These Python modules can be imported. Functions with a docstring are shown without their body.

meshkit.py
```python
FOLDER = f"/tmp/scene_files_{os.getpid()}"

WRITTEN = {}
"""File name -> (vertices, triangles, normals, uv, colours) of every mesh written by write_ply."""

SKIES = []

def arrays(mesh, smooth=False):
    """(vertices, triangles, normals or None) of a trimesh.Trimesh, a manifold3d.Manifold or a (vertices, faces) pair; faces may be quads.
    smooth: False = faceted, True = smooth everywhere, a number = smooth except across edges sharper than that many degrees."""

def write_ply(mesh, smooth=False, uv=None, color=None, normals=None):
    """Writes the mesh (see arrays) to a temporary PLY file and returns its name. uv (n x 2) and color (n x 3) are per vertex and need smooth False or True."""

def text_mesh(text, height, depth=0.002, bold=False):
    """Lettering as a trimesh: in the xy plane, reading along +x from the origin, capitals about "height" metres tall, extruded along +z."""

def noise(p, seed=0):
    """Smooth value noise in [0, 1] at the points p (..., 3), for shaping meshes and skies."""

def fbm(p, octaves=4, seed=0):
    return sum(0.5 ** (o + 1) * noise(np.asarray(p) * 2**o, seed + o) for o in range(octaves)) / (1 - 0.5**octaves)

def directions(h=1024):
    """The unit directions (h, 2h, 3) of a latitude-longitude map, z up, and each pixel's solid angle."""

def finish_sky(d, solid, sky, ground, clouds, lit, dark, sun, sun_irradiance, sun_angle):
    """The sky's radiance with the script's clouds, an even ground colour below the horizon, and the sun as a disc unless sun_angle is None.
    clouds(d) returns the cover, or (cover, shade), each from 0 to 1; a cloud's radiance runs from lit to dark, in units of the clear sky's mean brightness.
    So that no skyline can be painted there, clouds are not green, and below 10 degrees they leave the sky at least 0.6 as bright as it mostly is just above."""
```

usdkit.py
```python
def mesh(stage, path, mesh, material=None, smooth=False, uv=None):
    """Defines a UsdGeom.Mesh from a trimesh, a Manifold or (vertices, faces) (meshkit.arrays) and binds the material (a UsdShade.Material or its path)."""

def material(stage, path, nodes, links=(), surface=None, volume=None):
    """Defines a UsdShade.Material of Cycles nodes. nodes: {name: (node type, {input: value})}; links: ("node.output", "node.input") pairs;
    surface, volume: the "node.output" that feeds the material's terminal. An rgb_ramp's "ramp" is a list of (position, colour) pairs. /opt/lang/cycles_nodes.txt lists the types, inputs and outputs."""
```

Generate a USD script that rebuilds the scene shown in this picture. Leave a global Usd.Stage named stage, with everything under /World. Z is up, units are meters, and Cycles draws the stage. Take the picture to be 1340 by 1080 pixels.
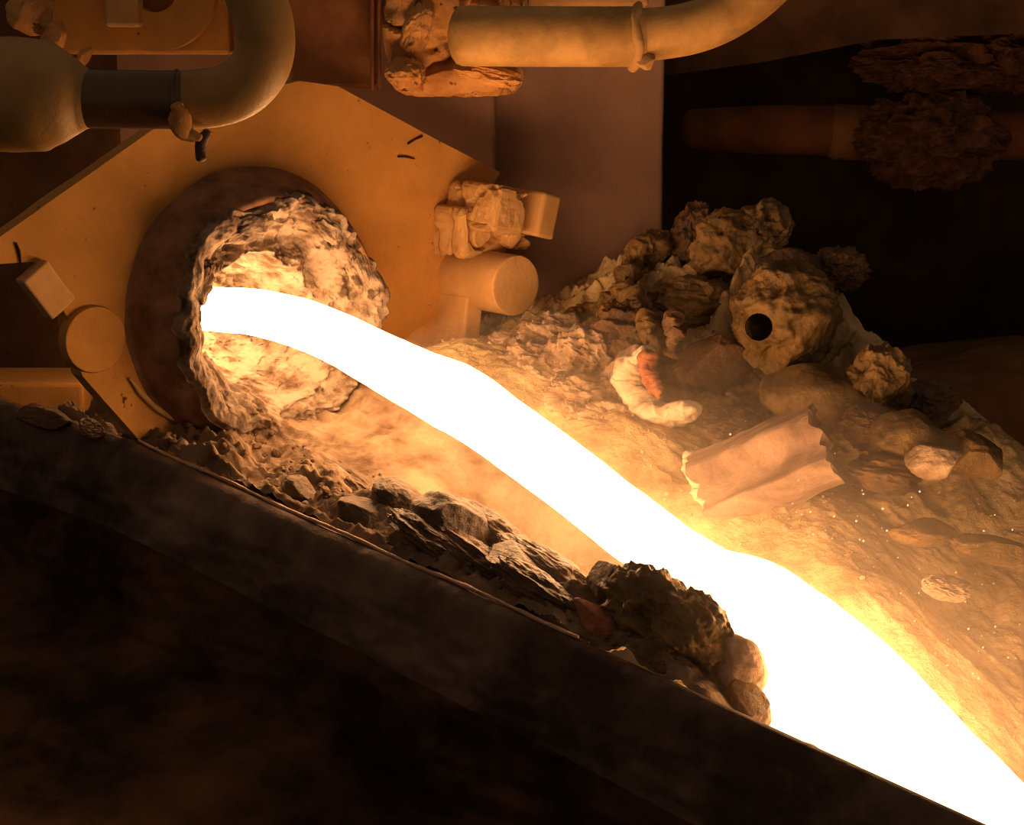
import math
import numpy as np, trimesh, usdkit, meshkit
from pxr import Usd, UsdGeom, UsdLux, UsdShade, Gf, Sdf, Vt
from scipy.interpolate import RBFInterpolator, CubicSpline
from shapely.geometry import Polygon, Point
import manifold3d

# ------------------------------------------------------------------ camera, fill light, exposure
stage = Usd.Stage.CreateInMemory()
UsdGeom.SetStageUpAxis(stage, 'Z'); UsdGeom.SetStageMetersPerUnit(stage, 1.0)
UsdGeom.Xform.Define(stage, '/World'); UsdGeom.Scope.Define(stage, '/World/Looks')
FPX, PW, PH, PITCH = 2500.0, 1340.0, 1080.0, math.radians(12)
CP, SP = math.cos(PITCH), math.sin(PITCH)
C = np.array([0, 0, 2.887])
cam = UsdGeom.Camera.Define(stage, '/World/camera')
cam.AddTransformOp().Set(Gf.Matrix4d(1, 0, 0, 0, 0, SP, CP, 0, 0, -CP, SP, 0, 0, 0, float(C[2]), 1))
cam.CreateHorizontalApertureAttr(36.0); cam.CreateFocalLengthAttr(36.0 * FPX / PW)
cam.CreateClippingRangeAttr(Gf.Vec2f(0.1, 200))
cam.CreateExposureAttr(0.12)
IRON_COLOR, IRON_STRENGTH = (1.0, 0.465, 0.18), 18.0
FILL = (0.037, 0.0225, 0.0135)
dome = UsdLux.DomeLight.Define(stage, '/World/sky')
dome.CreateColorAttr(Gf.Vec3f(*FILL)); dome.CreateIntensityAttr(1.0)

# ------------------------------------------------------------------ helpers
def ray(x, y):
    a, b = (x - PW / 2) / FPX, -(y - PH / 2) / FPX
    return np.array([a, CP + b * SP, -SP + b * CP])
def atd(x, y, d): return C + ray(x, y) * d                       # a point at a distance along the view axis
TH = math.radians(45)
N = np.array([math.sin(TH), -math.cos(TH), 0]); S = np.array([math.cos(TH), math.sin(TH), 0]); UP = np.array([0, 0, 1.0])
P0 = atd(268, 405, 8.3)                                          # the tap hole; u runs down the runner, w across it (away from the camera)
def on(x, y, Q, nn):
    d = ray(x, y); return C + d * (np.dot(Q - C, nn) / np.dot(d, nn))
def atw(x, y, w): return on(x, y, P0 + S * w, S)
def uwz(p): q = np.asarray(p) - P0; return np.stack([q @ N, q @ S, np.asarray(p)[..., 2]], -1)
def wpt(u, w, z):
    u, w, z = np.broadcast_arrays(np.asarray(u, float), np.asarray(w, float), np.asarray(z, float))
    p = P0[None] * [1, 1, 0] + u.reshape(-1, 1) * N + w.reshape(-1, 1) * S
    p[:, 2] = z.ravel(); return p
used = {}
def path_for(name, parent=None):
    base = (str(parent.GetPath()) if parent else '/World') + '/' + name
    k = used.get(base, 0); used[base] = k + 1
    return base if k == 0 else f'{base}_{k:03d}'
def tag(p, label=None, cat=None, group=None, kind=None):
    for k, v in (('label', label), ('category', cat), ('group', group), ('kind', kind)):
        if v: p.SetCustomDataByKey(k, v)
    return p
def obj(name, mesh, m, parent=None, smooth=35, **kw):
    if isinstance(mesh, (list, tuple)) and not isinstance(mesh[0], np.ndarray): mesh = trimesh.util.concatenate(mesh)
    if parent is not None:
        o = XF[str(parent.GetPath())]
        if hasattr(mesh, 'vertices'): mesh = mesh.copy(); mesh.apply_translation(-o)
        else: mesh = (np.asarray(mesh[0]) - o, mesh[1])
    p = usdkit.mesh(stage, path_for(name, parent), mesh, M[m], smooth=smooth).GetPrim()
    return tag(p, **kw)
XF = {}
def thing(name, label, cat, loc, group=None, kind=None):
    x = UsdGeom.Xform.Define(stage, path_for(name)); x.AddTranslateOp().Set(Gf.Vec3d(*map(float, loc)))
    XF[str(x.GetPath())] = np.asarray(loc, float)
    return tag(x.GetPrim(), label, cat, group, kind)
def sub(p):                                                      # a part that holds sub-parts keeps its thing's origin
    par = str(p.GetParent().GetPath()); XF[str(p.GetPath())] = XF.get(par, np.zeros(3)) * 0 + (XF[par] if par in XF else 0)
    return p
fbm, noise = meshkit.fbm, meshkit.noise
def ridged(p, octaves=4, seed=0):
    s, a, t = 0, 1.0, 0
    for o in range(octaves):
        s = s + a * (1 - np.abs(2 * noise(np.asarray(p) * 2 ** o, seed + 7 * o) - 1)); t += a; a *= .5
    return s / t
def frame_mesh(m, X, Y, Z, o):
    m = m.copy(); v = np.asarray(m.vertices); m.vertices = v[:, :1] * X + v[:, 1:2] * Y + v[:, 2:3] * Z + o; return m
def box(sx, sy, sz, r=0.01):
    r = min(r, min(sx, sy, sz) * .45)
    b = trimesh.creation.box([1, 1, 1]).vertices * (np.array([sx, sy, sz]) - 2 * r)
    s = trimesh.creation.icosphere(1 if r < .05 else 3, r).vertices
    return trimesh.convex.convex_hull((b[:, None] + s[None]).reshape(-1, 3))
def rough(m, amp, freq, size=.03, seed=0):
    m = m.subdivide_to_size(size, max_iter=14) if size else m.copy()
    m.merge_vertices(); n = np.array(m.vertex_normals); v = np.array(m.vertices)
    m.vertices = v + n * ((fbm(v * freq + seed * 3.1, 4, seed) - .5) * 2 * amp)[:, None]; return m
def tube(pts, radii, sides=28, amp=0, freq=6, seed=0, flat=1.0, ref=UP, cap=True, n=None, jag=0):
    pts = np.asarray(pts, float); radii = np.broadcast_to(np.asarray(radii, float), (len(pts),))
    d = np.r_[0, np.cumsum(np.linalg.norm(np.diff(pts, axis=0), axis=1))]
    n = n or max(8, int(d[-1] / .02))
    t = np.linspace(0, d[-1], n)
    p = CubicSpline(d, pts)(t) if len(pts) > 2 else np.array([np.interp(t, d, pts[:, k]) for k in range(3)]).T
    r = np.interp(t, d, radii)
    T = np.gradient(p, axis=0); T /= np.linalg.norm(T, axis=1, keepdims=True)
    A = np.cross(T, ref); A /= np.linalg.norm(A, axis=1, keepdims=True) + 1e-9
    B = np.cross(A, T)
    if cap:
        k = np.linspace(0, math.pi / 2, 5)[:-1]
        p = np.vstack([p[0] - T[0] * r[0] * .5 * np.cos(k)[:, None], p, p[-1] + T[-1] * r[-1] * .5 * np.cos(k[::-1])[:, None]])
        A = np.vstack([np.repeat(A[:1], 4, 0), A, np.repeat(A[-1:], 4, 0)]); B = np.vstack([np.repeat(B[:1], 4, 0), B, np.repeat(B[-1:], 4, 0)])
        r = np.r_[r[0] * np.maximum(np.sin(k), .02), r, r[-1] * np.maximum(np.sin(k[::-1]), .02)]
    a = np.linspace(0, 2 * math.pi, sides, endpoint=False)
    v = p[:, None] + r[:, None, None] * (np.cos(a)[None, :, None] * A[:, None] + flat * np.sin(a)[None, :, None] * B[:, None])
    nn = len(p); v = v.reshape(-1, 3)
    i, j = np.meshgrid(np.arange(nn - 1), np.arange(sides), indexing='ij')
    q = np.stack([i * sides + j, i * sides + (j + 1) % sides, (i + 1) * sides + (j + 1) % sides, (i + 1) * sides + j], -1).reshape(-1, 4)
    f = np.vstack([q[:, [0, 2, 1]], q[:, [0, 3, 2]]])
    e0 = np.arange(sides); e1 = (nn - 1) * sides + e0
    v = np.vstack([v, p[0], p[-1]]); c0, c1 = len(v) - 2, len(v) - 1
    f = np.vstack([f, np.stack([np.full(sides, c0), e0, (e0 + 1) % sides], 1)[:, [0, 1, 2]], np.stack([np.full(sides, c1), (nn - 1) * sides + (e0 + 1) % sides, e1], 1)])
    m = trimesh.Trimesh(v, f, process=False)
    if m.volume < 0: m.invert()
    if amp:
        nrm = np.array(m.vertex_normals); m.vertices = v + nrm * ((fbm(v * freq, 4, seed) - .5) * 2 * amp)[:, None]
    if jag:
        nrm = np.array(m.vertex_normals); m.vertices = np.array(m.vertices) + nrm * ((ridged(v * freq * 1.3 + 9, 5, seed + 2) - .62) * 2 * jag)[:, None]
    return m
def grid(P, flip=False):                                         # P: (a, b, 3)
    a, b = P.shape[:2]
    i, j = np.meshgrid(np.arange(a - 1), np.arange(b - 1), indexing='ij')
    q = np.stack([i * b + j, (i + 1) * b + j, (i + 1) * b + j + 1, i * b + j + 1], -1).reshape(-1, 4)
    if flip: q = q[:, ::-1]
    return trimesh.Trimesh(P.reshape(-1, 3), np.vstack([q[:, [0, 1, 2]], q[:, [0, 2, 3]]]), process=False)
def rock(seed, dims, rot=(0, 0, 0), cuts=9, amp=.16, freq=2.2, lv=4, fine=.03):
    rg = np.random.default_rng(seed)
    v = trimesh.creation.icosphere(lv).vertices.copy(); f = trimesh.creation.icosphere(lv).faces
    v = v * (1 + amp * 2 * (fbm(v * freq + seed * 5.7, 3, seed) - .5))[:, None]
    for _ in range(cuts):
        n = rg.normal(size=3); n /= np.linalg.norm(n); dd = rg.uniform(.55, .85)
        h = v @ n - dd; v = v - np.maximum(h, 0)[:, None] * n * .92
    v = v + v * (fine * 2 * (ridged(v * freq * 3 + seed, 3, seed + 1) - .5))[:, None]
    R = trimesh.transformations.euler_matrix(*rot)[:3, :3]
    return trimesh.Trimesh((v * np.asarray(dims)) @ R.T, f, process=False)
def crag(seed, dims, rot=(0, 0, 0), amp=.55, freq=1.7, lv=5):
    ic = trimesh.creation.icosphere(lv); v = ic.vertices.copy(); q = v * freq + seed * 3.7
    q = q + .6 * (np.stack([fbm(q * 1.3, 3, seed + k) for k in range(3)], -1) - .5)
    v = v * (1 + amp * (ridged(q, 5, seed) - .62) * 2 + .5 * amp * (fbm(q * .8, 2, seed + 9) - .5))[:, None]
    R = trimesh.transformations.euler_matrix(*rot)[:3, :3]
    return trimesh.Trimesh((v * np.asarray(dims)) @ R.T, ic.faces, process=False)
def lathe(prof, sides=96):
    prof = np.asarray(prof, float); a = np.linspace(0, 2 * math.pi, sides + 1)
    P = np.stack([prof[:, None, 0] * np.cos(a), prof[:, None, 0] * np.sin(a), np.repeat(prof[:, 1:2], sides + 1, 1)], -1)
    return grid(P)

# ------------------------------------------------------------------ materials
M = {}
def mat(name, dark, light, scale=3, rgh=.85, bump=.35, bscale=30, spec=.25, lo=.35, hi=.65, spots=None, detail=6, stretch=None, metal=0):
    nodes = {'g': ('geometry', {}), 'n': ('noise_texture', {'scale': scale, 'detail': detail, 'roughness': .6}),
             'r': ('rgb_ramp', {'ramp': [(lo, dark), (hi, light)]}),
             'b': ('noise_texture', {'scale': bscale, 'detail': 8.0, 'roughness': .65}),
             'bp': ('bump', {'strength': bump, 'distance': .02}),
             'p': ('principled_bsdf', {'roughness': rgh, 'specular_ior_level': spec, 'metallic': metal})}
    src = 'g.position'
    links = []
    if stretch:
        nodes['m'] = ('mapping', {'rotation': stretch[0], 'scale': stretch[1]})
        links += [('g.position', 'm.vector')]; src = 'm.vector'
    links += [(src, 'n.vector'), (src, 'b.vector'), ('n.fac', 'r.fac'), ('b.fac', 'bp.height'), ('bp.normal', 'p.normal')]
    if spots:
        nodes['s'] = ('noise_texture', {'scale': spots[0], 'detail': 3.0})
        nodes['sr'] = ('map_range', {'from_min': spots[1], 'from_max': spots[1] + .06, 'clamp': True})
        nodes['mx'] = ('mix', {'color2': spots[2]})
        links += [('g.position', 's.vector'), ('s.fac', 'sr.value'), ('sr.result', 'mx.fac'), ('r.color', 'mx.color1'), ('mx.color', 'p.base_color')]
    else:
        links += [('r.color', 'p.base_color')]
    M[name] = usdkit.material(stage, f'/World/Looks/{name}', nodes, links, surface='p.BSDF')
mat('ochre_plate', (.44, .235, .06), (.61, .33, .09), 2.2, bump=.25, bscale=40, spots=(22, .70, (.12, .055, .02)))
mat('ochre_lug', (.48, .30, .12), (.60, .39, .18), 5, bump=.2, bscale=35)
mat('ochre_mud', (.40, .19, .06), (.70, .40, .15), 6, bump=.6, bscale=25, spots=(14, .66, (.09, .04, .018)))
mat('collar', (.15, .085, .048), (.36, .21, .12), 7, bump=.6, bscale=16, spec=.2)
mat('clay', (.085, .052, .032), (.34, .28, .22), 9, bump=1.0, bscale=26, lo=.36, hi=.58, spots=(8, .60, (.10, .075, .05)))
mat('bed', (.075, .044, .022), (.30, .225, .155), 5, bump=.8, bscale=20, lo=.32, hi=.62)
mat('bank', (.20, .135, .055), (.76, .60, .34), 3.4, bump=1.0, bscale=18, lo=.33, hi=.66)
mat('slag_dark', (.06, .033, .014), (.17, .098, .044), 7, rgh=.4, bump=.9, bscale=30, spec=.5)
mat('slag_olive', (.08, .05, .015), (.27, .175, .06), 6, rgh=.4, bump=.9, bscale=26, spec=.5)
mat('slag_brown', (.042, .023, .01), (.135, .078, .036), 6, rgh=.42, bump=.9, bscale=30, spec=.6)
mat('slag_pale', (.24, .165, .11), (.58, .45, .33), 8, bump=.8, bscale=26)
mat('slag_pink', (.16, .11, .088), (.42, .30, .235), 4, bump=.6, bscale=40, stretch=((0, 0, .9), (1, 6, 1)))
mat('slag_cream', (.55, .45, .34), (.85, .75, .6), 10, bump=.4, bscale=30)
mat('slag_red', (.22, .08, .04), (.45, .2, .12), 14, bump=.6, bscale=40)
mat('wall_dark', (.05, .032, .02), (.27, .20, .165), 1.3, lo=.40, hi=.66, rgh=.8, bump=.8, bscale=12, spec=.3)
mat('sand_unlit', (.02, .011, .005), (.19, .10, .05), 1.3, lo=.40, hi=.70, rgh=.9, bump=.8, bscale=12, spec=.2)  # lower tier: dark sand, darkened further in place of missing light
mat('wall_lip', (.45, .28, .18), (.7, .5, .36), 14, rgh=.4, bump=.6, bscale=40, spec=.6)  # pale colour stands in for the rim glint from the jet
mat('floor_dark', (.012, .008, .004), (.03, .02, .01), 2, bump=.5, bscale=10)
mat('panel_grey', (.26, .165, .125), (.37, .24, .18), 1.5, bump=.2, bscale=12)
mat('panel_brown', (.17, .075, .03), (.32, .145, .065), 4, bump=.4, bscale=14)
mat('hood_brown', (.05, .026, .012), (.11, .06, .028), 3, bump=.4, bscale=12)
mat('mound_brown', (.09, .05, .02), (.20, .11, .045), 2, bump=.6, bscale=12)
mat('unlit_and_crack', (.02, .011, .006), (.05, .028, .014), 2, bump=.4, bscale=10)  # dark colour stands in for the unlit far wall; also colours plate cracks
mat('pipe_ochre', (.38, .23, .075), (.66, .42, .15), 6, rgh=.6, bump=.25, bscale=30, spec=.4)
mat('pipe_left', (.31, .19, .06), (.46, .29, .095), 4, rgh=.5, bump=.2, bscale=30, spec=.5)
mat('pipe_shade', (.075, .042, .014), (.13, .075, .026), 4, rgh=.38, bump=.2, bscale=30, spec=.7)  # darker copy of pipe_left: shade on the straight run put into its colour
mat('pipe_sleeve', (.20, .09, .03), (.34, .17, .06), 5, bump=.4, bscale=24)
mat('pipe_rust', (.14, .055, .022), (.24, .10, .04), 5, bump=.4, bscale=24)
mat('crust_rust', (.07, .028, .012), (.22, .10, .045), 12, bump=.9, bscale=24, spec=.4)
M['iron'] = usdkit.material(stage, '/World/Looks/iron', {'e': ('emission', {'color': IRON_COLOR, 'strength': IRON_STRENGTH})}, [], surface='e.emission')
M['speck_glow'] = usdkit.material(stage, '/World/Looks/speck_glow', {'e': ('emission', {'color': (1, .62, .28), 'strength': 1.6})}, [], surface='e.emission')

# ------------------------------------------------------------------ the runner and its banks: one height field in (u, w)
ctl = []
for u, z in ((-.6, 1.15), (1.7, .88), (2, .79), (2.5, .68), (3, .52), (4, .36), (5, .3), (6, .25)):
    ctl.append((u, 0.0, z)); ctl.append((u, .22, z - .01))
WT = lambda u: np.interp(u, [-3, -.81, .27, 1.44, 2.54, 3.5, 4.23, 6], [1.16, 1.145, 1.135, 1.01, .905, .80, .72, .54])
for u in (-.6, .3, .8, 1.3, 1.8, 2.3, 2.8, 3.1, 3.4, 4, 5, 6): ctl.append((u, -.5, WT(u) + (.01 if u < 3.2 else -.06)))
for u, z in ((-.3, 1.15), (.3, 1.13), (1.6, 1.07), (1.9, 1.06), (2.3, .98), (2.7, .97), (2.95, .90), (3.15, .80), (3.4, .55), (4, .4), (5, .32), (6, .27)): ctl.append((u, -.28, z))
for w, pts in ((.6, ((560, 470), (640, 500), (800, 590), (960, 690), (1100, 765), (1200, 855), (1340, 1000), (1500, 1180))),
               (1.0, ((600, 450), (690, 450), (850, 525), (1000, 620), (1130, 690), (1230, 780), (1340, 880), (1500, 1010))),
               (1.4, ((660, 440), (760, 410), (880, 450), (1010, 540), (1150, 600), (1250, 660), (1340, 740), (1500, 860))),
               (1.8, ((720, 410), (820, 355), (930, 330), (1060, 370), (1150, 490), (1250, 545), (1340, 605), (1500, 720))),
               (2.3, ((760, 470), (860, 440), (950, 420), (1080, 440), (1160, 560), (1260, 600), (1340, 660), (1500, 780)))):
    for x, y in pts: ctl.append(tuple(uwz(atw(x, y, w))))
for x, y, w in ((250, 566, -.3), (200, 575, -.42), (330, 560, -.1), (400, 565, 0), (300, 560, -.2), (470, 590, 0), (560, 630, 0), (420, 545, .12), (500, 570, .12), (330, 600, -.32), (420, 628, -.3)): ctl.append(tuple(uwz(atw(x, y, w))))
ctl = np.array(ctl); HF = RBFInterpolator(ctl[:, :2], ctl[:, 2], kernel='thin_plate_spline', smoothing=.002)
def height(u, w):
    sh = u.shape; q = np.stack([u.ravel(), w.ravel()], -1)
    z = HF(q).reshape(sh)
    p = np.stack([u, w, np.zeros_like(u)], -1)
    nearb = np.clip((-.08 - w) / .2, 0, 1) * np.clip((3.5 - u) / .5, 0, 1)       # rubble side of the runner
    apron = np.clip((1.3 - u) / .6, 0, 1) * np.clip((.5 - w) / .4, 0, 1)
    right = np.clip((w - .45) / .3, 0, 1)
    heap = np.clip((w - 1.0) / .5, 0, 1) * np.clip((3.2 - u) / .8, 0, 1)
    flow = np.stack([u * 1.5, w * 13 + .5 * fbm(p * 3, 2, 3), np.zeros_like(u)], -1)
    z = z + .02 * (fbm(p * 5, 5, 1) - .5) * 2 + (.004 + .03 * nearb + .03 * apron) * (ridged(flow, 4, 5) - .55) * 2
    z = z + (nearb * .05 + apron * .05 + heap * .16) * (ridged(p * 4.5, 5, 11) - .62) * 2
    z = z + right * (.075 * (fbm(p * 3.2, 4, 51) - .5) + .03 * (ridged(p * [5, 7, 1] + .4 * fbm(p * 4, 2, 52)[..., None], 4, 53) - .6) * 2)
    z = z + (.25 + nearb + heap + .5 * right) * .012 * (ridged(p * 22, 3, 17) - .5) * 2
    return z
U, W = np.meshgrid(np.linspace(-.35, 5.6, 560), np.linspace(-.55, .42, 130), indexing='ij')
runner = thing('iron_runner', 'sloping runner trough with rough sand lining under the falling molten stream', 'runner', wpt(1.5, 0, .3)[0])
bed_mesh = grid(wpt(U, W, height(U, W)).reshape(*U.shape, 3))
obj('sand_bed', bed_mesh, 'bed', runner, smooth=True)
# near wall: its inner top edge and a dark rough face towards the camera
uu = np.linspace(-3.2, 6.2, 620)
prof = [(-.535, -.10), (-.545, -.02), (-.56, .012), (-.585, .014), (-.61, -.004), (-.63, -.03), (-.64, -.08)] + [(-.645 - .10 * t, -.08 - .62 * t) for t in np.linspace(.04, 1, 40)] + [(-.75 - 1.6 * t, -.70 - .25 * t) for t in np.linspace(.04, 1, 40)]
pw, pz = np.array(prof).T
UU, K = np.meshgrid(uu, np.arange(len(pw)), indexing='ij')
Wf, Zf = pw[K], WT(UU) + pz[K]
pp = np.stack([UU, Wf, Zf], -1)
body = 1.5 * np.clip((K - 5) / 6, 0, 1)
dsp = (fbm(pp * [1.2, 3, 3], 4, 21) - .5) * .10 * body + (ridged(pp * [3, 8, 8], 4, 23) - .6) * .045 * body + (fbm(pp * 14, 3, 25) - .5) * .02
left = np.clip((.15 - UU) / .5, 0, 1)
Zf = Zf + dsp * .5 + left * .10 * (ridged(np.stack([UU * 5, Wf * 5, 0 * UU], -1), 4, 31) - .45) * np.clip(1 - (K - 3) / 12, 0, 1)
Wf = Wf - dsp
FP = wpt(UU, Wf, Zf).reshape(*UU.shape, 3); KS = 22
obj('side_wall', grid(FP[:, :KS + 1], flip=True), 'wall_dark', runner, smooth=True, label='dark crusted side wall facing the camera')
obj('sand_slope', grid(FP[:, KS:], flip=True), 'sand_unlit', runner, smooth=True, label='dark sand heaped against the foot of the side wall, darkened further for missing light')
lip_pts = [wpt(u, -.565, WT(u) + .020 + .004 * math.sin(9 * u))[0] for u in np.linspace(.30, 2.75, 26)]
obj('rim', tube(lip_pts, .007, 8, amp=.006, freq=18, seed=4), 'wall_lip', runner, label='thin steel edge of the side wall with its glint painted pale')

# ------------------------------------------------------------------ molten iron
pair = [((200, 366), (200, 420)), ((270, 375), (268, 433)), ((336, 379), (334, 440)), ((420, 397), (400, 461)), ((500, 432), (470, 499)), ((572, 464), (535, 538)), ((612, 476), (570, 560)), ((690, 532), (645, 607)), ((770, 590), (718, 661)),
        ((850, 652), (795, 722)), ((912, 698), (852, 764)), ((958, 726), (900, 795)), ((1024, 742), (940, 850)), ((1066, 768), (985, 925)), ((1143, 829), (1050, 1000)), ((1214, 905), (1120, 1085)), ((1288, 980), (1200, 1160)), ((1345, 1036), (1262, 1210)), ((1400, 1090), (1320, 1270))]
cx, rr = [], []
for a, b in pair:
    a, b = np.array(a, float), np.array(b, float); m = (a + b) / 2; p = atw(m[0], m[1], 0)
    cx.append(p); rr.append(np.linalg.norm(a - b) / 2 * ((p - C) @ np.array([0, CP, -SP])) / FPX)
stream = thing('molten_iron_stream', 'white-hot jet of molten iron arcing from the taphole down into the runner', 'molten iron', P0)
obj('jet', tube(cx, rr, 40, amp=.006, freq=7, seed=2, n=260), 'iron', stream, smooth=True)
Up, Wp = np.meshgrid(np.linspace(2.9, 5.5, 80), np.linspace(-.5, .2, 40), indexing='ij')
pz_ = .42 - .03 * (Up - 3) + .02 * fbm(np.stack([Up * 4, Wp * 4, 0 * Up], -1), 3, 8)
obj('pool', grid(wpt(Up, Wp, pz_).reshape(*Up.shape, 3)), 'iron', stream, smooth=True, label='glowing pool where the jet lands')

# ------------------------------------------------------------------ right-hand bank
U, W = np.meshgrid(np.linspace(-.9, 5.2, 620), np.linspace(.40, 2.0, 230), indexing='ij')
bank = thing('slag_bank', 'broad dusty slope of slag and sand rising to the right of the stream', 'slag bank', wpt(2, 1, .3)[0])
obj('slope', grid(wpt(U, W, height(U, W)).reshape(*U.shape, 3)), 'bank', bank, smooth=True)

# ------------------------------------------------------------------ room
def struct(name, m, mt, smooth=35): return obj(name, m, mt, smooth=smooth, kind='structure')
fl = box(26, 26, .1); fl.apply_translation([0, 6, -.35]); struct('floor', fl, 'floor_dark')
wb = box(14, .3, 7); wb.apply_translation([1, 11.6, 2.6]); struct('wall_back', rough(wb, .05, 1.2, .25), 'unlit_and_crack')

# ------------------------------------------------------------------ tap-hole plate and collar (plate frame: X right, Y up, Z out)
TP = math.radians(40)
NP_ = np.array([math.sin(TP), -math.cos(TP), 0]); RP = np.array([math.cos(TP), math.sin(TP), 0])
F = atw(367, 412, 0)                                             # centre of the collar's face
PB = F - .22 * NP_                                               # centre of the collar's base, on the plate's face
def pl(m, o=None): return frame_mesh(m, RP, UP, NP_, PB if o is None else o)
def plxy(x, y, h=0.0):
    q = on(x, y, PB + NP_ * h, NP_) - PB; return np.array([q @ RP, q[2]])
outline = [(-60, 345), (0, 310), (100, 240), (195, 173), (240, 140), (392, 106), (442, 113), (548, 170), (655, 226), (640, 250), (604, 330), (612, 420), (598, 520), (560, 640), (300, 660), (180, 574), (108, 492), (92, 440), (88, 415), (45, 343), (0, 346)]
poly = Polygon([plxy(*p) for p in outline]).difference(Point(0, 0).buffer(.5))
pm = trimesh.creation.extrude_polygon(poly, .09, engine='earcut'); pm.apply_translation([0, 0, -.09])
plate = thing('tap_plate', 'big ochre dust-covered steel plate around the taphole collar', 'furnace plate', PB)
obj('plate', pl(rough(pm, .006, 5, .035, 3)), 'ochre_plate', plate, smooth=30)
# small details: spike of slag at the left, thin ridge below the collar
a, b, c_ = (PB + RP * q[0] + UP * q[1] + NP_ * .012 for q in (plxy(168, 495), plxy(205, 535), plxy(232, 552)))
obj('ridge', tube([a, b, c_], [.006, .014, .008], 10, amp=.006, freq=20, seed=9), 'ochre_lug', plate)
for x0, y0, x1, y1, rr_ in ((20, 318, 26, 344, .006), (533, 188, 552, 178, .005), (520, 205, 542, 208, .004)):
    q0, q1 = plxy(x0, y0), plxy(x1, y1)
    obj('crack', tube([PB + RP * q[0] + UP * q[1] + NP_ * .004 for q in (q0, (q0 + q1) / 2 + [.004, .003], q1)], rr_, 6, amp=.003, freq=30, seed=5, n=12), 'unlit_and_crack', plate)
collar = thing('taphole_collar', 'dark round clay-lined collar that the molten jet shoots out of', 'taphole', PB)
k = np.linspace(0, 1, 24)
prof = [(.64, -.02), (.60, .0), (.585, .02)] + [(.58 - .085 * t ** 1.5, .03 + .19 * t) for t in k] + [(.488, .228), (.47, .23), (.44, .15), (.42, .05)]
rm = lathe(prof, 160); v = np.array(rm.vertices)
rm.vertices = v * (1 + .03 * (fbm(v * 5, 4, 2) - .5))[:, None] + [0, 0, 0]
obj('ring', pl(rm), 'collar', collar, smooth=True)
R_, A_ = np.meshgrid(np.linspace(0.02, .515, 150), np.linspace(0, 2 * math.pi, 380), indexing='ij')
X_, Y_ = R_ * np.cos(A_), R_ * np.sin(A_)
ss = lambda t: np.clip(t, 0, 1) ** 2 * (3 - 2 * np.clip(t, 0, 1))
wob = .05 * (fbm(np.stack([np.cos(A_) * 2, np.sin(A_) * 2, 0 * A_], -1), 4, 45) - .5) * 2
upper = ss((np.sin(A_) + .15) / .5); lft = ss((-np.cos(A_) - .1) / .6)
bowl = .21 - .62 * ss((.45 + wob - R_) / .33)
shelf = .17 - .14 * ss((.46 - R_) / .16) - .40 * ss((.25 + wob - R_) / .10)
Z_ = bowl * (1 - upper) + shelf * upper
q = np.stack([X_, Y_, Z_ * .6], -1); edge = np.clip(R_ / .475, 0, 1)
qw = q + .05 * (np.stack([fbm(q * 7, 3, 46), fbm(q * 7, 3, 47), 0 * R_], -1) - .5)
Z_ = Z_ + (ridged(qw * 7, 5, 40) - .6) * .16 * (.35 + .65 * edge) + (ridged(qw * 20, 4, 41) - .5) * .06
lf = lft * (1 - .35 * upper) * ss((R_ - .36 - wob * .6) / .05)
Z_ = Z_ * (1 - lf) + lf * (.235 + (ridged(qw * [9, 4, 9], 5, 48) - .62) * .10 + .02 * (fbm(q * 14, 3, 49) - .5))
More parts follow.
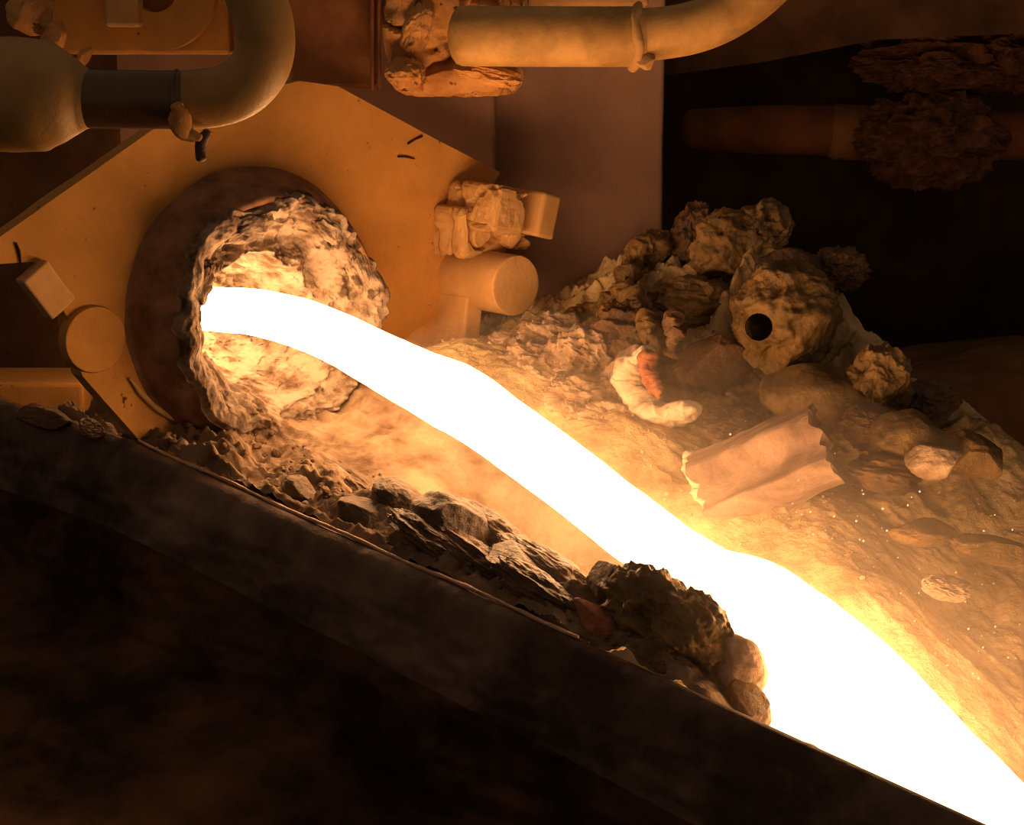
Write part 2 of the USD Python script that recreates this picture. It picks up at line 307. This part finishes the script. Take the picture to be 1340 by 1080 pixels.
Rn = R_ * (1 + .24 * (fbm(np.stack([np.cos(A_) * 3.5, np.sin(A_) * 3.5, R_ * 0], -1), 4, 44) - .56) * edge ** 3)
Z_ = Z_ + .03 * ss((R_ - .40) / .06) - .05 * ss((R_ - .495) / .018)
cm = grid(np.stack([Rn * np.cos(A_), Rn * np.sin(A_), Z_], -1))
obj('clay_lining', pl(cm), 'clay', collar, smooth=True, label='pale crumbly clay crusted inside the collar')
# clumps stuck on the lining's rim
for i, (an, r, s) in enumerate(((2.75, .41, .06), (3.2, .42, .05), (3.75, .42, .075), (4.15, .43, .09), (1.9, .40, .06), (.9, .43, .05), (.35, .44, .05))):
    m = crag(300 + i, (s * .8, s * 1.7, s * .7), (0, 0, an), lv=4); m.apply_translation([r * math.cos(an), r * math.sin(an), .20])
    obj('clay_lump', pl(m), 'clay', collar, smooth=60)

def plcyl(x, y, h, length, r, name_mat=None, seg=48):            # a stub standing out along the plate's normal; (x, y) the pixel of its front centre
    c = trimesh.creation.cylinder(r, length, sections=seg)
    b = .012; pr = [(0.0001, length), (r - b, length), (r - b * .3, length - b * .3), (r, length - b), (r, 0), (0.0001, 0)]
    m = lathe(pr, seg); m.invert() if m.volume < 0 else None
    q = plxy(x, y, h); m.apply_translation([q[0], q[1], h - length]); return m
lug = thing('clamp_lug', 'ochre clamp lug with round stub end right of the taphole', 'clamp', PB)
obj('stub', pl(plcyl(676, 374, .40, .46, .136)), 'ochre_lug', lug, smooth=40, label='thick round stub with a flat end')
def plbox(x, y, h, sx, sy, sz, rz=0, r=.012, amp=.004, seed=0):
    m = rough(box(sx, sy, sz, r), amp, 8, .03, seed)
    m.apply_transform(trimesh.transformations.rotation_matrix(rz, [0, 0, 1]))
    q = plxy(x, y, h); m.apply_translation([q[0], q[1], h - sz / 2]); return m
obj('leg', pl(plbox(618, 440, .20, .10, .36, .22, -.12)), 'ochre_lug', lug, smooth=35)
obj('block', pl(plbox(719, 283, .40, .11, .20, .40, -.25, .015, .010, 5)), 'ochre_lug', lug, smooth=35, label='mud-coated square block above the stub')
def cake(sx, sy, sz, seed, amp=.03, crack=.03, size=.014, fq=5, r=.075):
    m = box(sx, sy, sz, r).subdivide_to_size(size, max_iter=16); m.merge_vertices()
    v = np.array(m.vertices); n_ = np.array(m.vertex_normals); w_ = v * fq + seed * 2.3
    w_ = w_ + .5 * (np.stack([fbm(w_ * 1.5, 3, seed + k) for k in range(3)], -1) - .5)
    cr = 1 - np.abs(2 * noise(w_ * 1.1, seed) - 1)
    d = (fbm(w_ * .8, 4, seed + 5) - .5) * 2 * amp + .012 * (ridged(w_ * 3, 4, seed + 6) - .6) - crack * np.clip((cr - .86) / .1, 0, 1)
    m.vertices = v + n_ * d[:, None]; return m
def plcake(x, y, h, *a, rz=0, mt='ochre_lug', label=None):
    m = cake(*a); m.apply_transform(trimesh.transformations.rotation_matrix(rz, [0, 0, 1])); q = plxy(x, y, h)
    m.apply_translation([q[0], q[1], h - a[2] / 2]); obj('mud_cake', pl(m), mt, lug, smooth=60, label=label)
plcake(670, 276, .36, .20, .21, .36, 23, .012, .03, .010, 7, .03, rz=-.2)
plcake(636, 304, .21, .27, .22, .22, 25, .02, .035, .010, 9, .03)
plcake(683, 312, .29, .12, .10, .28, 28, .012, .03, .010, 8, .025)

boss = thing('bolt_boss', 'round ochre boss on the plate left of the taphole', 'boss', PB)
obj('disc', pl(plcyl(126, 445, .03, .06, .135)), 'ochre_plate', boss, smooth=40)
obj('wedge', pl(plbox(66, 380, .05, .13, .20, .08, .62, .01)), 'ochre_lug', boss, smooth=35, label='square wedge up left of the disc')

# ------------------------------------------------------------------ structure behind the plate
def frontbox(x0, y0, x1, y1, d, depth, mt, name, label=None, cat=None, parent=None, r=.02, amp=.004, seed=0, rotz=0.0):
    a, b = atd(x0, y0, d), atd(x1, y1, d)
    sx, sz = abs(b[0] - a[0]), abs(b[2] - a[2]); m = rough(box(sx, depth, sz, r), amp, 4, .08, seed)
    m.apply_translation([0, depth / 2, 0])
    if rotz: m.apply_transform(trimesh.transformations.rotation_matrix(rotz, [0, 0, 1]))
    c = (a + b) / 2; m.apply_translation(c)
    return obj(name, m, mt, parent, label=label, **({'cat': cat} if cat else {}))
frontbox(640, -180, 868, 560, 9.15, .5, 'panel_grey', 'furnace_panel', 'grey-brown flat furnace panel between plate and dark recess', 'panel')
frontbox(430, -180, 648, 420, 9.0, .4, 'panel_grey', 'furnace_panel', 'narrow grey panel just behind the plate sloping top edge', 'panel')
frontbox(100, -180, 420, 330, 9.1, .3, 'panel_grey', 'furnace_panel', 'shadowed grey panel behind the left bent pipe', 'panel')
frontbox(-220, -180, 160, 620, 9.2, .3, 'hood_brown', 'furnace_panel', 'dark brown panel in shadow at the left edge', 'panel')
frontbox(-60, 500, 110, 560, 8.9, .4, 'ochre_plate', 'support_beam', 'ochre support beam low at the left edge below the dark gap', 'beam')
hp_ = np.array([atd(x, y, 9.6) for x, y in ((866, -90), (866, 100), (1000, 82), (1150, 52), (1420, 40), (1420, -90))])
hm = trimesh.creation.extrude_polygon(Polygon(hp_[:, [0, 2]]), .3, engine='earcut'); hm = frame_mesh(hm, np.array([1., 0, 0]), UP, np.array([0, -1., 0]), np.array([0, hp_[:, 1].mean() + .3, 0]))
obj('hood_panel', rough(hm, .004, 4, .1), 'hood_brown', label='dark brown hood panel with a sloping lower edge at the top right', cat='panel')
frontbox(690, -40, 850, 9, 8.6, .15, 'ochre_lug', 'top_beam', 'ochre beam edge along the very top above the upper pipe', 'beam')
# steel column with two thin rods and a caked block
col = thing('steel_column', 'reddish-brown steel column at the top between the two pipes', 'column', atd(440, 50, 8.35))
frontbox(376, -180, 486, 116, 8.35, .4, 'panel_brown', 'web', parent=col, amp=.012)
for x in (487, 496): obj('rod', tube([atd(x, -180, 8.28), atd(x, 116, 8.28)], .009, 10), 'pipe_rust', col)
mud = thing('mud_cake', 'lumpy ochre mud block caked around the start of the upper pipe', 'mud', atd(590, 50, 8.3))
m = cake(.58, .36, .56, 12, .06, .07, .014, 5); m.apply_translation(atd(597, 36, 8.42)); obj('cake', m, 'ochre_mud', mud, smooth=60)
for i, (x, y, s) in enumerate(((530, 96, (.08, .10, .07)), (640, 96, (.14, .12, .05)), (545, 40, (.06, .07, .12)))):
    m = crag(600 + i, s, (0, .2 * i, 0), amp=.22); m.apply_translation(atd(x, y, 8.24)); obj('mud_lump', m, 'ochre_mud', mud, smooth=60)

# ------------------------------------------------------------------ pipes
D = 5.1; px = D / FPX
lp = thing('bent_pipe', 'bent pipe at the upper left, dark on top and lit from below', 'pipe', atd(200, 130, D))
obj('tube', tube([atd(40, 129, D), atd(150, 130, D), atd(240, 131, D)], 38 * px, 40), 'pipe_shade', lp, smooth=True)
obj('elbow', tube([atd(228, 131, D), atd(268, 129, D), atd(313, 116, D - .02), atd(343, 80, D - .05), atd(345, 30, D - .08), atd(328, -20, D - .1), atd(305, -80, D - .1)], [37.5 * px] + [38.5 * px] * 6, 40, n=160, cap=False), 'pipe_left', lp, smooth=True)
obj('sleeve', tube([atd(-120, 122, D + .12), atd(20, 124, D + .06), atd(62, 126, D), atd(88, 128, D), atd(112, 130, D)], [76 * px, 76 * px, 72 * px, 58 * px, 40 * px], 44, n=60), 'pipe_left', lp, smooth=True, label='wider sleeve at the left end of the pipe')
wr = np.linspace(0, 2 * math.pi, 40); obj('weld_ring', tube([atd(232, 131, D) + np.array([0, math.cos(t) * 38.5 * px, math.sin(t) * 38.5 * px]) for t in wr], .005, 10, amp=.004, freq=30, seed=3, ref=np.array([1., 0, 0])), 'pipe_shade', lp, smooth=True)
obj('weld_bead', tube([atd(231, 138, D - .11), atd(236, 158, D - .09), atd(243, 172, D - .05), atd(262, 180, D - .05)], [.018, .03, .028, .012], 14, amp=.016, freq=14, seed=6), 'ochre_mud', lp, smooth=True)
obj('slag_drip', tube([atd(272, 172, D - .03), atd(264, 188, D - .03), atd(264, 208, D - .03)], [.012, .016, .015], 10, amp=.007, freq=20, seed=7), 'slag_dark', lp, smooth=True)
D2 = 8.0; px2 = D2 / FPX
rp_ = thing('upper_pipe', 'ochre pipe along the top that curves upward to the right', 'pipe', atd(730, 47, D2))
obj('tube', tube([atd(605, 47, D2), atd(700, 48, D2), atd(835, 48, D2)], 39 * px2, 40), 'pipe_ochre', rp_, smooth=True)
obj('bend', tube([atd(828, 46, D2), atd(870, 43, D2), atd(920, 32, D2), atd(970, 6, D2), atd(1010, -28, D2), atd(1050, -80, D2)], 34 * px2, 40), 'pipe_ochre', rp_, smooth=True)
th = np.linspace(-1.9, 1.9, 24)
ring_pts = [atd(832, 48, D2) + np.array([.01 * math.sin(3 * t), -math.cos(t) * 39 * px2, -math.sin(t) * 39 * px2]) for t in th]
obj('weld_collar', tube(ring_pts, .018, 12, amp=.016, freq=16, seed=8), 'ochre_lug', rp_, smooth=True)
m = rock(44, (.05, .04, .035), lv=3); m.apply_translation(atd(846, 80, D2 - .06)); obj('weld_lump', m, 'ochre_lug', rp_, smooth=50)
D3 = 10.2; px3 = D3 / FPX
fp = thing('far_pipe', 'dim reddish pipe in the dark recess at the right', 'pipe', atd(1000, 170, D3))
obj('tube', tube([atd(905, 169, D3), atd(1000, 170, D3), atd(1092, 171, D3)], [26 * px3, 32 * px3, 33 * px3], 32), 'pipe_rust', fp, smooth=True)
obj('sleeve', tube([atd(1092, 173, D3), atd(1160, 174, D3)], 36 * px3, 32), 'pipe_sleeve', fp, smooth=True)
obj('tube', tube([atd(1290, 176, D3), atd(1440, 178, D3)], 33 * px3, 32), 'pipe_rust', fp, smooth=True)
for i, (x, y, s, lab) in enumerate(((1215, 182, (.34, .25, .23), 'rusty crust lump wrapped around the far pipe'), (1235, 78, (.40, .3, .17), 'wide rusty crust mass hanging above the far pipe'), (1330, 60, (.3, .3, .22), 'rusty crust mass at the upper right edge'))):
    m = crag(700 + i, s, (0, 0, 0), amp=.4, freq=2.4, lv=6); m.apply_translation(atd(x, y, D3 - .1)); obj('crust_lump', m, 'crust_rust', smooth=50, label=lab, cat='crust')
# bracket and ring lug, top left
br = thing('ring_bracket', 'ochre bracket with a round eye behind the bent pipe at the top left', 'bracket', atd(200, 20, 8.5))
frontbox(60, -60, 300, 72, 8.6, .15, 'ochre_plate', 'back_plate', parent=br)
frontbox(135, -40, 180, 36, 8.33, .15, 'ochre_lug', 'bar', parent=br)
eye = trimesh.creation.annulus(.10, .27, .12, sections=48); eye.apply_transform(trimesh.transformations.rotation_matrix(math.pi / 2, [1, 0, 0])); eye.apply_translation(atd(205, -14, 8.5)); obj('eye', eye, 'ochre_plate', br, smooth=35)
for i, (x, y, s) in enumerate(((45, 20, (.12, .08, .12)), (70, 45, (.06, .06, .08)), (110, 72, (.03, .03, .05)))):
    m = rock(800 + i, s, (0, .5, 0), lv=3, fine=.1); m.apply_translation(atd(x, y, 8.4)); obj('mud_lump', m, 'ochre_mud', br, smooth=50)

# ------------------------------------------------------------------ slag on the right bank
def lump(x, y, w, dims, mt, label, seed, rot=(0, 0, 0), cat='slag lump', name='slag_lump', sink=0.0, jag=False, **kw):
    dims = np.array(dims) * (1.4 if jag and mt == 'slag_pale' else 1.15 if jag else 1)
    m = (crag if jag else rock)(seed, dims, rot, **kw); p = atw(x, y, w); m.apply_translation(p - [0, 0, sink]); return obj(name, m, mt, smooth=50, label=label, cat=cat)
slab = thing('slag_slab', 'thick pinkish log-like slag slab lying on the right bank', 'slag slab', atw(1000, 612, .95))
e0, e1 = atw(930, 644, .72), atw(1072, 584, .94)
ax = (e1 - e0); L = np.linalg.norm(ax); ax /= L
nrm = np.array([-.25, -.75, .62]); nrm -= ax * (nrm @ ax); nrm /= np.linalg.norm(nrm); crs = np.cross(ax, nrm)
t, s_ = np.meshgrid(np.linspace(-.06, 1.06, 90), np.linspace(-1, 1, 50), indexing='ij')
e = fbm(np.stack([s_ * 5, t * 0 + 3, t * 0], -1), 4, 60) - .5
tt = t + e * .12 * np.abs(t - .5) * 2
wid = .165 * (1 + .25 * (fbm(np.stack([t * 3, t * 0, t * 0], -1), 3, 61) - .5))
hgt = .06 * (1 - s_ ** 2) ** .5 + .075 * np.exp(-((s_ + .35) / .33) ** 2) + .06 * np.exp(-((s_ - .72) / .16) ** 2) + .012 * (fbm(np.stack([t * 8, s_ * 4, 0 * t], -1), 4, 62) - .5)
base = e0 + tt[..., None] * L * ax + (s_ * wid)[..., None] * crs
top = base + (hgt + .02)[..., None] * nrm; bot = base - (.03 + .02 * e)[..., None] * nrm
sh = trimesh.util.concatenate([grid(top), grid(bot, flip=True)])
rimv = lambda A: np.vstack([A[:, 0], A[-1, 1:], A[::-1, -1][1:], A[0, ::-1][1:]])
rt, rb = rimv(top), rimv(bot); sh = trimesh.util.concatenate([sh, grid(np.stack([rt, rb], 0))])
obj('slab', sh, 'slag_pink', slab, smooth=40)
obj('fringe', tube([e0 - ax * .03 + crs * q_ + nrm * (.055 - .9 * q_ * q_) for q_ in (-.17, -.09, 0, .09, .17)], [.014, .022, .026, .024, .014], 30, amp=.015, freq=12, seed=70, jag=.03, flat=.7, n=80), 'slag_cream', slab, smooth=True, label='bright frayed lower end of the slab')
curl = thing('slag_curl', 'bright cream curled peel of slag standing on the bank', 'slag curl', atw(855, 520, .9))
w_ = .9
obj('peel', tube([atw(846, 462, w_), atw(826, 478, w_), atw(824, 508, w_), atw(845, 536, w_), atw(880, 543, w_), atw(910, 536, w_)], [.03, .06, .072, .08, .075, .03], 44, amp=.03, freq=7, seed=80, flat=.6, jag=.035, n=110), 'slag_cream', curl, smooth=True)
obj('core', tube([atw(848, 466, w_ - .04), atw(850, 495, w_ - .05), atw(866, 516, w_ - .06)], [.022, .024, .016], 30, amp=.016, freq=14, seed=81, jag=.03, n=60), 'slag_red', curl, smooth=True, label='red-brown core inside the curl')
obj('skin', tube([atw(834, 458, w_ + .02), atw(816, 475, w_ + .02), atw(813, 505, w_ + .02), atw(826, 530, w_ + .02)], [.02, .03, .03, .02], 30, amp=.012, freq=12, seed=82, jag=.02, n=60), 'slag_pink', curl, smooth=True)
# chunk with a round hole
hk = crag(90, (.21, .19, .22), (0, 0, .4), amp=.3, freq=1.6); cpos = atw(1028, 415, 1.45)
mm = manifold3d.Manifold(manifold3d.Mesh(np.asarray(hk.vertices, np.float32), np.asarray(hk.faces, np.uint32)))
hp = atw(993, 428, 1.3) - cpos; dv = ray(993, 428); dv /= np.linalg.norm(dv)
cyl = trimesh.creation.cylinder(.055, .5, sections=28); cyl.apply_transform(trimesh.geometry.align_vectors([0, 0, 1], dv)); cyl.apply_translation(hp)
mm = mm - manifold3d.Manifold(manifold3d.Mesh(np.asarray(cyl.vertices, np.float32), np.asarray(cyl.faces, np.uint32)))
mo = mm.to_mesh(); hk = trimesh.Trimesh(mo.vert_properties[:, :3], mo.tri_verts); hk.apply_translation(cpos)
obj('slag_chunk', hk, 'slag_olive', smooth=45, label='crusty olive slag chunk with a round hole through it', cat='slag lump')
lump(1075, 522, 1.3, (.26, .2, .13), 'slag_olive', 'long smooth olive boulder below the holed chunk', 91, (0, .1, -.6), cuts=4, amp=.1, fine=.015)
lump(1150, 505, 1.4, (.10, .1, .13), 'slag_olive', 'upright brown slag lump at the right end of the long boulder', 92, (0, .2, .3), jag=True, amp=.35)
lump(1190, 575, 1.25, (.17, .14, .12), 'slag_olive', 'rounded brown slag lump right of the pinkish slab', 93, (0, 0, .6), cuts=4, amp=.15)
lump(1270, 600, 1.3, (.14, .12, .10), 'slag_olive', 'blunt brown slag lump at the right rim of the bank', 94, (0, .2, .2))
lump(1215, 525, 1.6, (.11, .08, .07), 'slag_dark', 'dark glinting slag lump behind the bank crest', 95, (0, 0, .6), jag=True, amp=.35)
lump(905, 318, 1.75, (.085, .08, .14), 'slag_dark', 'dark upright slag knob at the top of the heap', 96, (0, .2, 0), jag=True, amp=.35)
lump(960, 335, 1.75, (.15, .1, .16), 'slag_olive', 'olive slag mass right of the dark knob', 97, (0, 0, .3), jag=True, amp=.35)
lump(1040, 365, 1.7, (.18, .12, .12), 'slag_dark', 'brown angular slag mass above the holed chunk', 98, (0, .3, .2), fine=.06)
lump(905, 400, 1.5, (.16, .12, .10), 'slag_olive', 'rough olive slag lump in the middle of the heap', 99, (0, 0, .2), jag=True, amp=.35)
lump(935, 470, 1.25, (.20, .13, .12), 'slag_dark', 'broad brown slag lump right behind the cream curl', 100, (0, 0, .8), fine=.05)
lump(850, 330, 1.6, (.10, .06, .07), 'slag_olive', 'leaf-shaped olive slag flap at the upper left of the heap', 101, (0, -.6, 0), jag=True, amp=.35)
lump(1098, 352, 1.85, (.09, .08, .07), 'slag_dark', 'small dark lump with glints above the heap', 102, jag=True)
lump(730, 445, 1.1, (.10, .08, .07), 'slag_pale', 'pinkish pale slag flake beside the clamp lug', 103, (0, .3, .2), jag=True)
lump(775, 475, 1.0, (.09, .07, .07), 'slag_pale', 'pale broken slag piece left of the cream curl', 104, (0, .6, .2), jag=True)
lump(700, 480, .9, (.10, .08, .07), 'slag_pale', 'crumbly pale slag clump just above the stream', 105, (0, 0, .5), jag=True)
lump(755, 520, .8, (.11, .07, .06), 'slag_pale', 'low pale slag clump beside the stream edge', 106, (0, .2, .9), jag=True)
lump(870, 610, .75, (.08, .06, .05), 'slag_olive', 'small olive lump at the stream edge left of the slab', 107, (0, .2, .4), fine=.08)
lump(800, 520, .95, (.05, .05, .08), 'slag_pale', 'small upright pale slag shard', 108, (0, .1, .4), jag=True)
lump(1205, 690, .95, (.13, .10, .05), 'slag_olive', 'half-buried round lump on the dusty slope', 109, (0, .1, .4), cuts=3, sink=.02)
lump(1225, 600, 1.15, (.12, .09, .07), 'slag_pale', 'dusty lump below the brown lumps on the slope', 110, (0, .1, .4), cuts=4, sink=.01)
lump(660, 462, .95, (.09, .07, .05), 'slag_pale', 'pale crumbs of slag at the foot of the clamp leg', 150, (0, 0, .5), jag=True)
lump(750, 478, 1.0, (.08, .07, .10), 'slag_pale', 'tall jagged pale slag piece in the pale cluster', 151, (0, .2, .5), jag=True)
lump(720, 510, .85, (.10, .07, .06), 'slag_pale', 'jagged pale slag piece nearest the stream in the pale cluster', 152, (0, .2, .2), jag=True)
lump(815, 555, .85, (.12, .08, .05), 'slag_pale', 'low dusty crust below the cream curl', 153, (0, .2, .6), jag=True)
lump(960, 555, 1.05, (.10, .08, .05), 'slag_dark', 'dark glinting crust at the upper end of the pinkish slab', 154, (0, .2, .6), jag=True)
lump(1140, 560, 1.2, (.10, .08, .07), 'slag_dark', 'dark crevice lump right of the pinkish slab', 155, (0, .2, .2), jag=True, amp=.35)
lump(1160, 620, 1.1, (.12, .10, .06), 'slag_dark', 'low dark lump below the rounded brown lump', 156, (0, .2, .5), jag=True, amp=.3)
lump(1240, 770, .85, (.09, .05, .03), 'slag_pale', 'thin pale shard lying on the lower right slope', 157, (0, .3, .9), jag=True, amp=.3)
lump(1300, 720, 1.1, (.16, .10, .05), 'slag_olive', 'broad low hump at the right edge of the slope', 158, (0, .2, .2), cuts=3, amp=.2)
lump(1000, 300, 1.85, (.10, .08, .10), 'slag_olive', 'olive crusty peak between the dark knob and the angular mass', 159, (0, .2, .2), jag=True, amp=.4)
lump(830, 440, 1.15, (.13, .10, .11), 'slag_dark', 'dark hollow mass behind the cream curl', 160, (0, .2, .2), jag=True, amp=.4)
brn = thing('slag_branch', 'branching olive slag splash arching up the left of the heap', 'slag splash', atw(800, 400, 1.35))
obj('arm', tube([atw(745, 420, 1.2), atw(785, 400, 1.3), atw(812, 378, 1.35), atw(828, 345, 1.45), atw(868, 318, 1.6)], [.02, .03, .035, .03, .03], 40, amp=.022, freq=9, seed=120, jag=.05, n=90), 'slag_olive', brn, smooth=True)
obj('arm', tube([atw(770, 425, 1.15), atw(800, 412, 1.2), atw(835, 402, 1.3)], [.015, .022, .02], 40, amp=.016, freq=9, seed=121, jag=.05, n=90), 'slag_olive', brn, smooth=True)
obj('arm', tube([atw(812, 378, 1.35), atw(832, 395, 1.25), atw(846, 420, 1.15), atw(850, 450, 1.0)], [.03, .03, .035, .03], 40, amp=.026, freq=9, seed=122, jag=.05, n=90), 'slag_olive', brn, smooth=True)
obj('arm', tube([atw(870, 415, 1.05), atw(885, 430, 1.0), atw(880, 465, .98)], [.02, .03, .025], 40, amp=.02, freq=9, seed=123, jag=.05, n=90), 'slag_dark', brn, smooth=True)

# ------------------------------------------------------------------ rubble on the near bank
lump(590, 700, -.33, (.20, .12, .13), 'slag_brown', 'large brown rock in the middle of the near bank', 130, (0, .35, -.7), cuts=6, amp=.12)
lump(478, 680, -.42, (.13, .08, .085), 'slag_brown', 'grey-brown angular rock on the near rim', 131, (0, .5, -.7), cuts=9, amp=.1)
lump(525, 655, -.3, (.13, .08, .06), 'slag_brown', 'low dark rock behind the angular rim rock', 132, (0, .4, -.7))
lump(395, 645, -.42, (.09, .06, .055), 'slag_brown', 'rounded dark rock near the left end of the near bank', 133, (0, .4, -.7))
lump(795, 775, -.32, (.10, .08, .12), 'slag_brown', 'peaked dark rock on the near bank by the bright stream', 134, (0, .1, -.7), cuts=10)
lump(850, 800, -.33, (.14, .10, .11), 'slag_olive', 'olive knobbly rock right of the peaked rock', 135, (0, .4, -.7), jag=True, amp=.35)
lump(905, 835, -.33, (.13, .10, .11), 'slag_olive', 'olive ridged rock at the lower end of the near bank', 136, (0, .5, -.7), jag=True, amp=.35)
lump(780, 812, -.46, (.10, .05, .05), 'slag_red', 'orange-brown flat rock lying at the foot of the peaked rock', 137, (0, .5, -.7))
lump(680, 745, -.36, (.16, .10, .09), 'slag_brown', 'long dark rock between the large brown rock and the peaked rock', 138, (0, .5, -.7))
lump(955, 880, -.30, (.12, .09, .13), 'slag_pale', 'rust-lit smooth mound where the stream meets the bank', 139, (0, .8, -.7), cuts=2, amp=.08, fine=.03)
lump(975, 925, -.36, (.09, .07, .08), 'slag_olive', 'small mound under the smooth mound at the wall edge', 140, (0, .8, -.7), cuts=4)
lump(440, 620, -.25, (.10, .06, .04), 'slag_pale', 'thin pale crust flake above the angular rim rock', 141, (0, .3, -.7))
for k, (x, y, w, L_) in enumerate(((470, 640, -.22, .2), (620, 730, -.42, .24), (700, 770, -.46, .2), (720, 745, -.3, .22), (560, 705, -.46, .18), (640, 690, -.24, .2))):
    m = crag(170 + k, (L_, .06, .045), (0, .28, -math.pi / 4), amp=.35); m.apply_translation(atw(x, y, w))
    obj('slag_crust', m, 'slag_brown', smooth=60, label=('streaky dark crust strip highest on the near bank', 'dark crust strip just below the large brown rock on the rim', 'dark crust strip along the rim left of the orange-brown rock', 'dark crust strip leading from the long rock to the peaked rock', 'dark crust strip between angular rim rock and large brown rock', 'dark crust strip above and right of the large brown rock')[k], cat='slag crust')
lump(1060, 985, -.56, (.05, .04, .02), 'slag_dark', 'small dark stub on the wall edge in front of the bright pool', 142, (0, .4, -.7), lv=3)
lump(60, 545, -.62, (.16, .09, .05), 'slag_dark', 'dark lump on the wall top at the left edge', 143, (0, 0, -.7), fine=.1)
lump(120, 562, -.60, (.08, .06, .035), 'slag_dark', 'small dark lump on the wall top beside the plate corner', 144, (0, .2, -.7), fine=.12)

m = crag(190, (2.2, .6, .8), amp=.12, freq=1.5, lv=6); m.apply_translation(atd(1420, 640, 10.4)); obj('haze_mound', m, 'mound_brown', smooth=60, label='added brown mound standing in for dim dusty haze behind the bank at the right', cat='haze stand-in')  # solid mound added in place of dim dusty haze
# ------------------------------------------------------------------ loose grit and glowing specks for lit dust
rg = np.random.default_rng(5)
def instancer(name, proto, pts, scales, mt, label, cat):
    pi = UsdGeom.PointInstancer.Define(stage, path_for(name)); pr = usdkit.mesh(stage, str(pi.GetPath()) + '/grain', proto, M[mt])
    pi.CreatePrototypesRel().SetTargets([pr.GetPath()])
    pi.CreatePositionsAttr(Vt.Vec3fArray.FromNumpy(np.asarray(pts, np.float32))); pi.CreateProtoIndicesAttr(Vt.IntArray([0] * len(pts)))
    pi.CreateScalesAttr(Vt.Vec3fArray.FromNumpy(np.repeat(np.asarray(scales, np.float32)[:, None], 3, 1)))
    q = rg.normal(size=(len(pts), 4)); q /= np.linalg.norm(q, axis=1, keepdims=True)
    pi.CreateOrientationsAttr(Vt.QuathArray([Gf.Quath(*map(float, r)) for r in q])); return tag(pi.GetPrim(), label, cat, kind='stuff')
n = 800
gu, gw = rg.uniform(.3, 4.3, n), rg.uniform(.45, 1.7, n)
instancer('bank_grit', rock(900, (1, .8, .6), lv=2), wpt(gu, gw, height(gu[None], gw[None])[0] + .002), rg.gamma(2.0, .0025, n) + .002, 'slag_pale', 'pale grit scattered over the right bank', 'grit')
n = 350
gu, gw = rg.uniform(.2, 3.1, n), rg.uniform(-.53, -.12, n)
instancer('runner_grit', rock(901, (1, .8, .6), lv=2), wpt(gu, gw, height(gu[None], gw[None])[0] + .002), rg.gamma(2.0, .004, n) + .003, 'slag_dark', 'dark grit scattered along the near rim of the runner', 'grit')
n = 130
gu, gw = rg.uniform(2.2, 4.2, n), rg.uniform(.5, 1.4, n)
instancer('lit_specks', trimesh.creation.icosphere(1), wpt(gu, gw, height(gu[None], gw[None])[0] + rg.uniform(.02, .25, n)), rg.uniform(.0015, .004, n), 'speck_glow', 'tiny glowing specks standing in for lit dust over the dusty slope', 'lit_specks')  # emission stands in for light caught by airborne dust specks

# ------------------------------------------------------------------ dusty haze around the stream
M['haze'] = usdkit.material(stage, '/World/Looks/haze', {'v': ('principled_volume', {'color': (.92, .82, .68), 'density': .085, 'anisotropy': .1})}, [], volume='v.volume')
hz_c = wpt(3.3, .26, .92)[0]
haze = thing('dust_haze', 'warm dusty haze hanging close around the stream', 'haze', hz_c, kind='stuff')
hz_x = N * .966 - UP * .26; hz_z = np.cross(hz_x, S)
for k in (1.0, .68, .42):
    hz = trimesh.creation.icosphere(4); hz.vertices = hz.vertices * np.array([2.3 * k ** .4, .80 * k, .62 * k])
    obj('haze_layer', frame_mesh(hz, hz_x, S, hz_z, hz_c), 'haze', haze, smooth=True)
